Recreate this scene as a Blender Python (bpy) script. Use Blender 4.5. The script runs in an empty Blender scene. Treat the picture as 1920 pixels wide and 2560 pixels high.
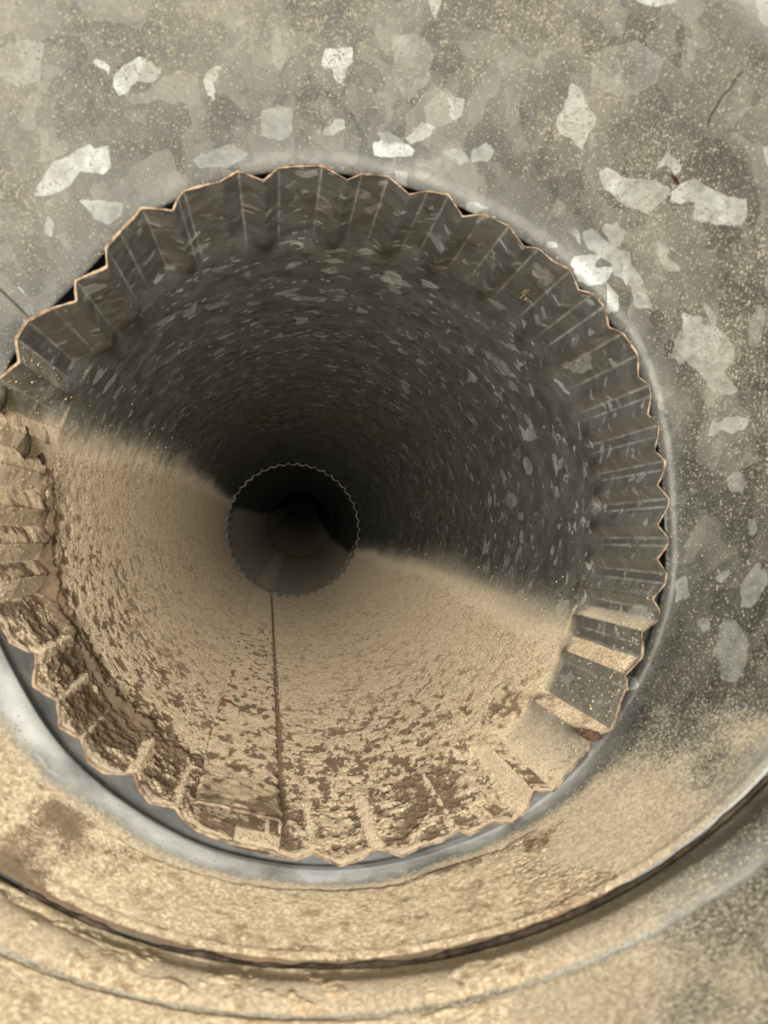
import bpy, math, random
import numpy as np

rng = np.random.default_rng(7)
random.seed(7)
S = bpy.context.scene
COL = S.collection

# ------------------------------------------------------------------ camera, light, exposure
F = 1925.0                                   # focal length in pixels of the 1920 x 2560 photograph
cd = bpy.data.cameras.new('camera')
cd.sensor_fit = 'VERTICAL'; cd.sensor_height = 36.0; cd.sensor_width = 27.0
cd.lens = 36.0 * F / 2560.0
cd.clip_start = 0.005; cd.clip_end = 50.0
cd.dof.use_dof = True; cd.dof.focus_distance = 0.30; cd.dof.aperture_fstop = 30.0
cam = bpy.data.objects.new('camera', cd); COL.objects.link(cam)
cam.location = (0, 0, 0); cam.rotation_euler = (math.radians(90), 0, 0)
S.camera = cam

w = bpy.data.worlds.new('World'); S.world = w; w.use_nodes = True
bg = w.node_tree.nodes['Background']
bg.inputs['Color'].default_value = (0.92, 0.965, 1.0, 1); bg.inputs['Strength'].default_value = 1.5

ld = bpy.data.lights.new('torch', 'POINT'); ld.energy = 11.8; ld.shadow_soft_size = 0.028
ld.color = (1.0, 0.965, 0.90)
lo = bpy.data.objects.new('torch', ld); COL.objects.link(lo); lo.location = (0.024, -0.235, 0.032)

S.view_settings.view_transform = 'Standard'; S.view_settings.look = 'None'
S.view_settings.exposure = 0.0; S.view_settings.gamma = 1.0

# ------------------------------------------------------------------ maths helpers
def unit(v): v = np.asarray(v, float); return v / np.linalg.norm(v)
def sstep(a, b, x):
    t = np.clip((x - a) / (b - a), 0, 1); return t * t * (3 - 2 * t)
def px(u, v, y): return np.array([(u - 960) / F * y, y, -(v - 1280) / F * y])
def proj(P): return 960 + F * P[..., 0] / P[..., 1], 1280 - F * P[..., 2] / P[..., 1]

def _hash(ix, iy, iz, seed):
    h = (ix.astype(np.int64) * 374761393 + iy.astype(np.int64) * 668265263 + iz.astype(np.int64) * 2147483647 + seed * 1274126177) & 0xFFFFFFFF
    h = ((h ^ (h >> 13)) * 1274126177) & 0xFFFFFFFF
    h = ((h ^ (h >> 16)) * 2246822519) & 0xFFFFFFFF
    return ((h ^ (h >> 15)) & 0xFFFFFF) / float(0xFFFFFF)
def vnoise(P, seed=0):
    i = np.floor(P).astype(np.int64); f = P - i; f = f * f * f * (f * (f * 6 - 15) + 10)
    r = 0
    for dx in (0, 1):
        wx = f[..., 0] if dx else 1 - f[..., 0]
        for dy in (0, 1):
            wy = f[..., 1] if dy else 1 - f[..., 1]
            for dz in (0, 1):
                wz = f[..., 2] if dz else 1 - f[..., 2]
                r = r + wx * wy * wz * _hash(i[..., 0] + dx, i[..., 1] + dy, i[..., 2] + dz, seed)
    return r * 2 - 1
def fbm(P, scale, octv=4, seed=0, gain=0.5):
    a = 1.0; s = 0.0; n = 0.0; Q = P * scale
    for k in range(octv):
        s = s + a * vnoise(Q + 17.3 * k, seed + k); n += a; a *= gain; Q = Q * 2.03
    return s / n

DOWN = unit((-math.sin(math.radians(22)), 0, -math.cos(math.radians(22))))   # the photo is rolled: dust settles to the lower left

# ------------------------------------------------------------------ object helpers
def mesh_obj(name, verts, faces, mat, parent=None, attrs=None, smooth=True):
    me = bpy.data.meshes.new(name)
    V = np.asarray(verts, np.float32).reshape(-1, 3); Fc = np.asarray(faces, np.int32)
    k = Fc.shape[1]
    me.vertices.add(len(V)); me.vertices.foreach_set('co', V.ravel())
    me.loops.add(Fc.size); me.loops.foreach_set('vertex_index', Fc.ravel())
    me.polygons.add(len(Fc)); me.polygons.foreach_set('loop_start', np.arange(0, Fc.size, k, dtype=np.int32))
    me.polygons.foreach_set('loop_total', np.full(len(Fc), k, np.int32))
    me.update(calc_edges=True)
    me.polygons.foreach_set('use_smooth', np.full(len(Fc), smooth, bool))
    for an, av in (attrs or {}).items():
        av = np.asarray(av, np.float32)
        if av.ndim == 2 and av.shape[-1] == 3 and av.shape[0] == len(V):
            a = me.attributes.new(an, 'FLOAT_VECTOR', 'POINT'); a.data.foreach_set('vector', av.ravel())
        else:
            a = me.attributes.new(an, 'FLOAT', 'POINT'); a.data.foreach_set('value', av.ravel())
    me.materials.append(mat)
    o = bpy.data.objects.new(name, me); COL.objects.link(o)
    if parent is not None: o.parent = parent
    return o
def grid(name, P, mat, parent=None, attrs=None, flip=False, smooth=True):
    nu, nv = P.shape[:2]
    idx = np.arange(nu * nv).reshape(nu, nv)
    q = np.stack([idx[:-1, :-1], idx[1:, :-1], idx[1:, 1:], idx[:-1, 1:]], -1).reshape(-1, 4)
    if flip: q = q[:, ::-1]
    at = {}
    for k, v in (attrs or {}).items():
        at[k] = v.reshape(-1, 3) if (v.ndim == 3) else v.reshape(-1)
    return mesh_obj(name, P.reshape(-1, 3), q, mat, parent, at, smooth)
def thing(name, label, cat, loc, group=None):
    o = bpy.data.objects.new(name, None); COL.objects.link(o)
    o.empty_display_size = 0.01
    o['label'] = label; o['category'] = cat
    if group: o['group'] = group
    return o
def tag(o, label, cat, group=None, kind=None):
    o['label'] = label; o['category'] = cat
    if group: o['group'] = group
    if kind: o['kind'] = kind
    return o

# ------------------------------------------------------------------ materials
class NT:
    def __init__(s, name):
        s.m = bpy.data.materials.new(name); s.m.use_nodes = True
        s.t = s.m.node_tree; s.b = s.t.nodes['Principled BSDF']
    def n(s, typ, **kw):
        nd = s.t.nodes.new(typ)
        for k, v in kw.items():
            if k.startswith('i_'):
                key = k[2:]; key = int(key) if key.isdigit() else key
                s.put(nd.inputs[key], v)
            else: setattr(nd, k, v)
        return nd
    def put(s, sock, v):
        if isinstance(v, bpy.types.NodeSocket): s.t.links.new(v, sock)
        else: sock.default_value = v
    def math(s, op, a, b=0.0, c=0.0, clamp=False):
        nd = s.t.nodes.new('ShaderNodeMath'); nd.operation = op; nd.use_clamp = clamp
        for i, v in enumerate((a, b, c)): s.put(nd.inputs[i], v)
        return nd.outputs[0]
    def mix(s, f, a, b):
        nd = s.t.nodes.new('ShaderNodeMix'); nd.data_type = 'RGBA'; nd.clamp_factor = True
        s.put(nd.inputs[0], f); s.put(nd.inputs[6], a); s.put(nd.inputs[7], b)
        return nd.outputs[2]
    def step(s, x, a, b):
        nd = s.t.nodes.new('ShaderNodeMapRange'); nd.interpolation_type = 'SMOOTHSTEP'
        s.put(nd.inputs[0], x); s.put(nd.inputs[1], a); s.put(nd.inputs[2], b)
        return nd.outputs[0]
    def attr(s, name, out='Fac'):
        nd = s.t.nodes.new('ShaderNodeAttribute'); nd.attribute_name = name; return nd.outputs[out]
    def noise(s, vec, scale, detail=3.0, rough=0.55, dist=0.0):
        nd = s.n('ShaderNodeTexNoise'); s.put(nd.inputs['Vector'], vec)
        nd.inputs['Scale'].default_value = scale; nd.inputs['Detail'].default_value = detail
        nd.inputs['Roughness'].default_value = rough; nd.inputs['Distortion'].default_value = dist
        return nd
    def voro(s, vec, scale, feat='F1', dim='3D', rand=1.0):
        nd = s.n('ShaderNodeTexVoronoi'); nd.voronoi_dimensions = dim; nd.feature = feat
        s.put(nd.inputs['Vector'], vec); nd.inputs['Scale'].default_value = scale; nd.inputs['Randomness'].default_value = rand
        return nd
def rgb(r, g, b): return (r, g, b, 1)

def metal_material(name, base, cell, bright_frac, tint=(0.295, 0.285, 0.24), speck=1.0, rough=0.42, metallic=0.75, vary=1.0, dcol=1.0, film=(0.72, 0.74, 0.73), gs=1.0, fgain=1.0):
    """weathered galvanized sheet: zinc spangles, brown-grey film, settled dust grains (attribute 'dust'), traced large crystals ('flake','flakev')"""
    k = NT(name)
    pos = k.n('ShaderNodeNewGeometry').outputs['Position']
    surf = k.attr('surf', 'Vector')
    # jagged spangle cells on the unrolled sheet
    wob = k.noise(surf, 0.7 / cell, 2.0, 0.6)
    dv = k.n('ShaderNodeVectorMath', operation='MULTIPLY_ADD'); k.put(dv.inputs[0], wob.outputs['Color'])
    dv.inputs[1].default_value = (cell * 1.5,) * 3; k.put(dv.inputs[2], surf)
    va = k.voro(dv.outputs[0], 1.0 / cell)
    vb = k.voro(dv.outputs[0], 2.3 / cell)
    sa = k.n('ShaderNodeSeparateColor'); k.put(sa.inputs[0], va.outputs['Color'])
    sb = k.n('ShaderNodeSeparateColor'); k.put(sb.inputs[0], vb.outputs['Color'])
    ra, rb = sa.outputs[0], sb.outputs[0]
    gate = k.noise(surf, 0.28 / cell, 1.0)
    br_a = k.math('GREATER_THAN', ra, 1 - bright_frac * 0.55)
    br_b = k.math('MULTIPLY', k.math('GREATER_THAN', rb, 1 - bright_frac), k.step(gate.outputs['Fac'], 0.42, 0.56))
    br = k.math('MAXIMUM', k.math('MULTIPLY', br_a, k.math('MULTIPLY_ADD', sa.outputs[1], 0.7, 0.15)), k.math('MULTIPLY', br_b, k.math('MULTIPLY_ADD', sb.outputs[1], 0.8, 0.2)))
    br = k.math('MULTIPLY', br, fgain, clamp=True)
    fl = k.math('MULTIPLY', k.step(k.attr('flake'), -0.00018, 0.00012), k.math('MULTIPLY', k.attr('flakev'), k.math('MULTIPLY_ADD', k.noise(surf, 160, 3.0).outputs['Fac'], 1.1, 0.12 if fgain < 1 else 0.45), clamp=True))
    br = k.math('MAXIMUM', br, fl)
    # film and tone
    n1 = k.noise(pos, 60, 5.0, 0.6); n2 = k.noise(pos, 420, 4.0, 0.65)
    c = k.mix(k.step(n1.outputs['Fac'], 0.35, 0.68), rgb(*[base * t / 0.28 for t in tint]), rgb(base * film[0], base * film[1], base * film[2]))
    vc = k.voro(dv.outputs[0], 0.55 / cell); sc_ = k.n('ShaderNodeSeparateColor'); k.put(sc_.inputs[0], vc.outputs['Color'])
    tone = k.math('ADD', k.math('MULTIPLY_ADD', k.math('POWER', ra, 2.0), 0.55 * vary, 0.42 + 0.25 * (1 - vary)), k.math('MULTIPLY', n2.outputs['Fac'], 0.55))
    tone = k.math('ADD', tone, k.math('MULTIPLY', k.math('POWER', sc_.outputs[0], 3.0), 0.6 * vary))
    tone = k.math('ADD', tone, k.math('MULTIPLY', k.math('POWER', rb, 4.0), 0.45 * vary))
    sm = k.n('ShaderNodeMapping'); k.put(sm.inputs['Vector'], surf); sm.inputs['Rotation'].default_value = (0, 0, 0.5); sm.inputs['Scale'].default_value = (900, 60, 1)
    tone = k.math('ADD', tone, k.math('MULTIPLY_ADD', k.noise(sm.outputs[0], 1.0, 3.0, 0.6).outputs['Fac'], 0.36 * vary, -0.18 * vary))
    tm = k.n('ShaderNodeVectorMath', operation='SCALE'); k.put(tm.inputs[0], c); k.put(tm.inputs[3], tone)
    worn = k.math('MULTIPLY', br, k.math('MULTIPLY_ADD', k.step(n2.outputs['Fac'], 0.36, 0.60), 0.40, 0.60))
    c = k.mix(worn, tm.outputs[0], rgb(0.62, 0.64, 0.60))
    # clean zinc where the film never settled, plus highlights painted on folds and lip
    pale_zinc = k.math('MULTIPLY', k.attr('pale_zinc'), k.math('MULTIPLY_ADD', n1.outputs['Fac'], 0.9, 0.85), clamp=True)
    c = k.mix(pale_zinc, c, k.mix(br, rgb(0.56, 0.56, 0.53), rgb(0.66, 0.67, 0.66)))
    # rusty brown film blotches
    rb_ = k.math('MULTIPLY', k.math('MULTIPLY', k.step(k.noise(pos, 150, 5, 0.7).outputs['Fac'], 0.56, 0.75), 0.3), k.math('SUBTRACT', 1.0, pale_zinc))
    c = k.mix(rb_, c, rgb(0.12, 0.085, 0.055))
    # dust grains
    dust = k.math('MULTIPLY', k.attr('dust'), speck)
    def specks(scale, gain):
        v = k.voro(pos, scale)
        sc = k.n('ShaderNodeSeparateColor'); k.put(sc.inputs[0], v.outputs['Color'])
        on = k.math('LESS_THAN', sc.outputs[0], k.math('MULTIPLY', dust, gain))
        rr = k.math('MULTIPLY_ADD', dust, 0.55, k.math('MULTIPLY_ADD', sc.outputs[1], 0.22, 0.16))
        return k.math('MULTIPLY', on, k.math('LESS_THAN', v.outputs['Distance'], rr)), sc.outputs[2]
    m1, q1 = specks(1700 * gs, 1.5); m2, q2 = specks(3300 * gs, 1.9)
    mask = k.math('MAXIMUM', m1, m2)
    haze = k.math('MULTIPLY', k.step(dust, 0.10, 0.95), 0.92)
    mask2 = k.math('MAXIMUM', mask, haze)
    dc = k.mix(k.step(dust, 0.30, 0.8), k.mix(q1, rgb(0.38, 0.34, 0.25), rgb(0.22, 0.195, 0.14)), k.mix(q1, rgb(0.74 * dcol, 0.61 * dcol, 0.43 * dcol), rgb(0.46 * dcol, 0.36 * dcol, 0.24 * dcol)))
    c = k.mix(mask2, c, dc)
    k.put(k.b.inputs['Base Color'], c)
    met = k.math('MULTIPLY', k.math('SUBTRACT', 1.0, mask2), metallic)
    met = k.math('MULTIPLY', met, k.math('MULTIPLY_ADD', worn, -0.9, 1.0))
    met = k.math('MULTIPLY', met, k.math('MULTIPLY_ADD', pale_zinc, -1.0, 1.0))
    k.put(k.b.inputs['Metallic'], met)
    k.put(k.b.inputs['Diffuse Roughness'], mask2)
    k.put(k.b.inputs['Specular IOR Level'], k.math('MULTIPLY', k.math('SUBTRACT', 1.0, k.math('MAXIMUM', pale_zinc, mask2)), 0.35))
    r = k.math('MULTIPLY_ADD', n2.outputs['Fac'], 0.25, rough - 0.10)
    k.put(k.b.inputs['Roughness'], k.math('MAXIMUM', k.math('MAXIMUM', r, k.math('MULTIPLY', pale_zinc, 0.62)), k.math('MULTIPLY', mask2, 0.95)))
    # each crystal faces a slightly different way
    bmp = k.n('ShaderNodeBump'); bmp.inputs['Strength'].default_value = 0.35; bmp.inputs['Distance'].default_value = 0.00035
    hgt = k.math('ADD', k.math('MULTIPLY', n2.outputs['Fac'], 0.35), k.math('MULTIPLY', mask, 1.0))
    k.put(bmp.inputs['Height'], hgt)
    sub = k.n('ShaderNodeVectorMath', operation='SUBTRACT'); k.put(sub.inputs[0], va.outputs['Color']); sub.inputs[1].default_value = (0.5, 0.5, 0.5)
    mad = k.n('ShaderNodeVectorMath', operation='MULTIPLY_ADD'); k.put(mad.inputs[0], sub.outputs[0])
    mad.inputs[1].default_value = (0.10, 0.10, 0.10); k.put(mad.inputs[2], bmp.outputs[0])
    nm = k.n('ShaderNodeVectorMath', operation='NORMALIZE'); k.put(nm.inputs[0], mad.outputs[0])
    k.put(k.b.inputs['Normal'], nm.outputs[0])
    return k.m

def dust_material(name, mott=1.0, grit=1.0, light=(0.68, 0.54, 0.36), mid=(0.48, 0.37, 0.235), dark=(0.125, 0.085, 0.055), fine=1.0):
    k = NT(name)
    pos = k.n('ShaderNodeNewGeometry').outputs['Position']
    n1 = k.noise(pos, 1500 * fine, 5.0, 0.75); n2 = k.noise(pos, 330 * fine, 6.0, 0.70); n3 = k.noise(pos, 40, 3.0); n4 = k.noise(pos, 110, 6.0, 0.72)
    v = k.voro(pos, 2100 * fine)
    sv = k.n('ShaderNodeSeparateColor'); k.put(sv.inputs[0], v.outputs['Color'])
    c = k.mix(k.step(n1.outputs['Fac'], 0.38, 0.60), rgb(*mid), rgb(*light))
    c = k.mix(k.math('MULTIPLY', k.math('GREATER_THAN', sv.outputs[0], 0.78), 0.55 * grit), c, rgb(0.82, 0.70, 0.51))
    c = k.mix(k.math('MULTIPLY', k.math('LESS_THAN', sv.outputs[0], 0.24), 0.7 * grit), c, rgb(0.24, 0.17, 0.105))
    c = k.mix(k.math('MULTIPLY', k.step(n2.outputs['Fac'], 0.53, 0.66), 0.50 * mott), c, rgb(0.25, 0.175, 0.105))
    c = k.mix(k.math('MULTIPLY', k.step(n4.outputs['Fac'], 0.55, 0.70), 0.42 * mott), c, rgb(0.22, 0.15, 0.09))
    cl = k.attr('clump')  # dark dirt clumps, plus shade painted at the seam gap and lip groove
    dk = k.math('ADD', k.math('MULTIPLY', cl, 0.62), k.math('ADD', k.math('MULTIPLY', n2.outputs['Fac'], 0.25), k.math('MULTIPLY', n1.outputs['Fac'], 0.32)))
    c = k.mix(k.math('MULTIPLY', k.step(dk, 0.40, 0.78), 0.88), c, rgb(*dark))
    c = k.mix(k.math('MULTIPLY', k.step(n3.outputs['Fac'], 0.52, 0.75), 0.25), c, rgb(0.44, 0.28, 0.16))
    k.put(k.b.inputs['Base Color'], c)
    k.b.inputs['Roughness'].default_value = 1.0; k.b.inputs['Specular IOR Level'].default_value = 0.0
    bmp = k.n('ShaderNodeBump'); bmp.inputs['Strength'].default_value = 0.30 * grit; bmp.inputs['Distance'].default_value = 0.0004
    k.b.inputs['Diffuse Roughness'].default_value = 1.0
    k.put(bmp.inputs['Height'], k.math('ADD', k.math('MULTIPLY', n1.outputs['Fac'], 0.9), k.math('MULTIPLY', n2.outputs['Fac'], 0.35)))
    k.put(k.b.inputs['Normal'], bmp.outputs[0])
    return k.m

def plain_material(name, c1, c2, scale, rough=0.8, bump=0.0003, metallic=0.0):
    k = NT(name); pos = k.n('ShaderNodeNewGeometry').outputs['Position']
    n = k.noise(pos, scale, 5, 0.65)
    k.put(k.b.inputs['Base Color'], k.mix(k.step(n.outputs['Fac'], 0.35, 0.65), rgb(*c1), rgb(*c2)))
    k.b.inputs['Roughness'].default_value = rough; k.b.inputs['Metallic'].default_value = metallic
    bmp = k.n('ShaderNodeBump'); bmp.inputs['Strength'].default_value = 0.6; bmp.inputs['Distance'].default_value = bump
    k.put(bmp.inputs['Height'], n.outputs['Fac']); k.put(k.b.inputs['Normal'], bmp.outputs[0])
    return k.m

M_PIPE = metal_material('galvanized_pipe_sheet', 0.31, 0.0042, 0.075, tint=(0.27, 0.275, 0.25), rough=0.42, fgain=1.6, metallic=0.55, vary=0.35, gs=1.6)
M_CONE = metal_material('galvanized_funnel_sheet', 0.128, 0.0085, 0.022, rough=0.60, metallic=0.4, fgain=0.6, dcol=0.66, film=(0.76, 0.735, 0.64))
M_DUST = dust_material('settled_tan_dust', mott=1.4)
M_DUST2 = dust_material('coarse_tan_dust', mott=1.9, grit=0.6, light=(0.51, 0.415, 0.275), mid=(0.355, 0.28, 0.18), fine=0.8)
M_EDGE = plain_material('rusty_cut_edge', (0.44, 0.32, 0.205), (0.13, 0.08, 0.05), 420, 0.85)
M_EDGE_DARK = plain_material('dull_cut_edge', (0.46, 0.41, 0.34), (0.16, 0.14, 0.11), 300, 0.7)
M_OUT = plain_material('outer_zinc', (0.30, 0.30, 0.28), (0.20, 0.20, 0.19), 200, 0.5, metallic=0.7)
M_RUST = plain_material('rust_crust', (0.12, 0.065, 0.035), (0.04, 0.022, 0.014), 900, 0.95, 0.0008)
M_PEB = plain_material('pale_crumb', (0.55, 0.42, 0.30), (0.35, 0.24, 0.16), 600, 0.7)
M_DIRT_SHADE = plain_material('dirt_and_shade', (0.11, 0.078, 0.050), (0.03, 0.022, 0.015), 420, 0.95, 0.0008)  # real dirt clumps, and the shade painted at groove and farthest rim
M_STRAW = plain_material('dry_straw', (0.60, 0.48, 0.27), (0.42, 0.30, 0.15), 500, 0.7)
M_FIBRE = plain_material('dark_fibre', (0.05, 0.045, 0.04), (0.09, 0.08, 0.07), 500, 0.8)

# ------------------------------------------------------------------ front pipe: its frame
RP = 0.0766                                                   # pipe radius
Y0 = 0.169
C0 = px(861, 1278, Y0)                                        # centre of the crimped mouth
C1 = px(732, 1325, 0.862)                                     # centre of the next section's mouth
D1 = unit(C1 - C0); L1 = np.linalg.norm(C1 - C0)
E1 = unit(np.cross(D1, (0, 0, 1))); E2 = np.cross(E1, D1)     # right, up
def frame(d):
    e1 = unit(np.cross(d, (0, 0, 1))); return e1, np.cross(e1, d)

RIM = [(0,950),(52,907),(43,849),(72,805),(133,773),(194,756),(191,704),(255,678),(271,669),(267,623),(301,583),(336,548),(356,522),
 (434,530),(446,501),(460,481),(550,458),(596,431),(660,456),(697,423),(804,418),(868,454),(903,438),(969,444),(1022,490),(1068,481),
 (1120,490),(1155,545),(1207,539),(1270,568),(1308,620),(1343,623),(1380,655),(1424,678),(1444,727),(1479,736),(1508,768),(1519,820),
 (1554,834),(1592,889),(1592,943),(1620,964),(1624,991),(1616,1037),(1644,1064),(1642,1092),(1632,1127),(1660,1153),(1658,1175),(1640,1214),(1669,1247),
 (1667,1267),(1640,1312),(1667,1345),(1664,1365),(1639,1398),(1664,1434),(1660,1459),(1628,1496),(1646,1526),(1641,1551),(1601,1580),
 (1603,1612),(1601,1643),(1559,1687),(1562,1719),(1546,1757),(1524,1822),(1469,1842),(1465,1873),(1406,1945),(1382,1976),(1334,1976),(1315,2022),(1281,2056),
 (1233,2053),(1170,2085),(1146,2073),(1107,2099),(1059,2111),(1006,2138),(946,2118),(900,2145),(851,2162),(783,2130),(735,2147),(668,2121),
 (571,2101),(500,2075),(462,2048),(441,2015),(378,2005),(349,1966),(338,1933),(265,1930),(222,1900),(207,1845),(152,1815),(147,1748),(87,1713),
 (95,1635),(31,1606),(12,1571),(-26,1512),(-2,1456),(-34,1410),(-10,1362),(-42,1310),(-14,1262),(-42,1205),(-14,1152),(-38,1100),(-8,1060),(-22,1000)]
rt, rr = [], []
for u, v in RIM:                                              # each traced point is put on the plane of the mouth
    ray = np.array([(u - 960) / F, 1.0, -(v - 1280) / F])
    P = ray * (np.dot(C0, D1) / np.dot(ray, D1)) - C0
    rt.append(math.atan2(P @ E2, P @ E1) % (2 * math.pi)); rr.append(math.hypot(P @ E1, P @ E2))
o_ = np.argsort(rt); rt = np.array(rt)[o_]; rr = np.array(rr)[o_]
print('rim radius mean', rr.mean(), rr.min(), rr.max())
def rim_r(th):
    return np.interp(th % (2 * math.pi), np.concatenate([rt - 2 * math.pi, rt, rt + 2 * math.pi]), np.tile(rr, 3))
_thf = np.linspace(0, 2 * math.pi, 2880, endpoint=False)
_rf = rim_r(_thf)
def circ_smooth(a, n, width):
    kx = np.arange(-3 * width, 3 * width + 1); kr = np.exp(-0.5 * (kx / width) ** 2); kr /= kr.sum()
    p = np.concatenate([a[-3 * width:], a, a[:3 * width]])
    return np.convolve(p, kr, 'valid')
_rf1 = circ_smooth(_rf, 2880, 1)                              # slightly rounded creases
_rf2 = circ_smooth(_rf, 2880, 26)                             # crimps filled up with dust
_rf3 = circ_smooth(_rf, 2880, 90); _rf4 = circ_smooth(_rf, 2880, 48)
def tab(a, th): return np.interp(th % (2 * math.pi), np.append(_thf, 2 * math.pi), np.append(a, a[0]))
def crimp_r(th, s, table):
    fade = sstep(0.036, 0.051, s + 0.0025 * np.sin(th * 7.0))
    lowf = tab(_rf3, th)
    base = lowf + (RP - lowf) * sstep(0.0, 0.050, s)
    return base + (tab(table, th) - lowf) * (1 - fade)
def pipe_pt(C, D, e1, e2, th, s, r):
    return C + D * s[..., None] + r[..., None] * (np.cos(th)[..., None] * e1 + np.sin(th)[..., None] * e2)
def cov_c(th, e1, e2):                                        # 1 on the floor, 0 on the side walls, -1 overhead
    return (np.cos(th)[..., None] * e1 + np.sin(th)[..., None] * e2) @ DOWN

# ------------------------------------------------------------------ big zinc crystals traced from the photograph (photo pixels, brightness)
FL_CONE = [
 ([(808,124),(878,118),(884,155),(862,175),(866,192),(852,216),(838,196),(832,172),(805,168)],.95),
 ([(345,138),(365,150),(352,182),(342,205),(322,228),(298,238),(282,215),(284,192),(310,168)],.85),
 ([(130,410),(228,358),(236,372),(272,366),(278,418),(258,436),(232,430),(200,428),(172,470),(118,486),(84,492),(96,458)],.75),
 ([(228,358),(238,378),(272,366),(278,418),(258,436),(226,420),(210,400)],.95),
 ([(932,352),(985,350),(1022,366),(1038,376),(1030,392),(932,392),(935,372)],1.0),
 ([(940,330),(975,328),(1000,345),(1010,360),(960,356)],.45),
 ([(1015,345),(1055,306),(1090,315),(1072,340),(1046,354),(1028,360)],.6),
 ([(785,330),(802,318),(800,340)],.45),([(806,335),(838,298),(865,300),(862,320),(830,338)],.6),
 ([(1108,380),(1140,370),(1170,385),(1175,405),(1150,412)],.4),([(1178,378),(1215,356),(1238,378),(1222,402),(1180,405)],.5),
 ([(1634,430),(1672,372),(1700,418),(1690,438),(1668,414),(1650,420)],.95),
 ([(1495,428),(1520,416),(1555,440),(1580,448),(1640,450),(1675,472),(1668,492),(1635,520),(1618,532),(1570,518),(1545,500),(1510,470)],.75),
 ([(1676,478),(1700,462),(1735,442),(1758,462),(1820,490),(1862,500),(1868,540),(1850,565),(1795,560),(1735,548),(1738,500),(1700,510),(1675,505)],.85),
 ([(1424,660),(1438,640),(1470,636),(1500,642),(1480,668),(1535,668),(1525,690),(1512,710),(1470,714),(1448,700)],1.0),
 ([(1456,580),(1480,572),(1510,600),(1550,625),(1575,632),(1580,665),(1608,705),(1620,745),(1632,768),(1600,772),(1585,762),(1578,720),(1560,700),(1535,690),(1530,660),(1500,640),(1470,620)],.65),
 ([(1645,600),(1668,618),(1668,640),(1690,660),(1702,676),(1672,678),(1652,660),(1642,632)],.6),
 ([(1706,784),(1750,792),(1752,808),(1790,818),(1818,840),(1832,870),(1838,905),(1810,930),(1845,975),(1825,986),(1800,990),(1775,970),(1750,930),(1715,905),(1690,870),(1680,840),(1710,850)],.7),
 ([(1706,784),(1750,792),(1750,812),(1792,818),(1815,842),(1795,872),(1760,890),(1715,870)],.85),
 ([(1872,800),(1900,760),(1912,775),(1908,820),(1900,860),(1885,872),(1870,850)],.4),
 ([(1815,1195),(1850,1180),(1866,1205),(1855,1230),(1825,1225)],.5),([(1870,1300),(1890,1292),(1892,1325),(1878,1340)],.55),
 ([(1800,1560),(1835,1545),(1870,1600),(1865,1660),(1840,1706),(1805,1700),(1795,1650),(1785,1630)],.5),
 ([(1745,1550),(1772,1545),(1775,1572),(1755,1580)],.6),
 ([(1475,135),(1590,100),(1660,150),(1640,210),(1560,245),(1480,215)],.25),
 ([(985,90),(1040,82),(1080,120),(1075,200),(1020,250),(985,210)],.25),
 ([(1580,-10),(1700,-10),(1680,12),(1620,18)],.8),([(1885,0),(1925,-10),(1925,75),(1905,60)],.5),
 ([(655,275),(700,265),(735,270),(730,330),(700,352),(652,340)],.35),
 ([(195,500),(240,500),(310,506),(300,540),(270,565),(240,545)],.5),
 ([(110,560),(122,540),(138,560),(128,590),(112,582)],.6),
 ([(482,398),(520,380),(580,362),(625,385),(570,420),(500,420)],.3),
 ([(1165,510),(1195,505),(1218,520),(1190,540),(1165,535)],.6),([(985,425),(1020,430),(1015,470),(995,468)],.45),
 ([(1362,602),(1390,605),(1395,620),(1370,618)],.5),
 ([(-10,120),(60,100),(110,110),(98,200),(50,215),(-10,190)],.3),
 ([(1655,1275),(1668,1280),(1668,1330),(1655,1318)],1.0),([(1690,1450),(1715,1440),(1725,1490),(1690,1505)],.6),
 ([(758,2140),(800,2128),(860,2160),(850,2200),(770,2210),(750,2180)],1.0),([(1120,2085),(1150,2070),(1160,2100),(1130,2120),(1060,2130)],.9),
 ([(1470,1855),(1492,1842),(1498,1860),(1470,1890)],1.0),([(1570,1690),(1592,1695),(1595,1715),(1575,1725)],.8),
]
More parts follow.
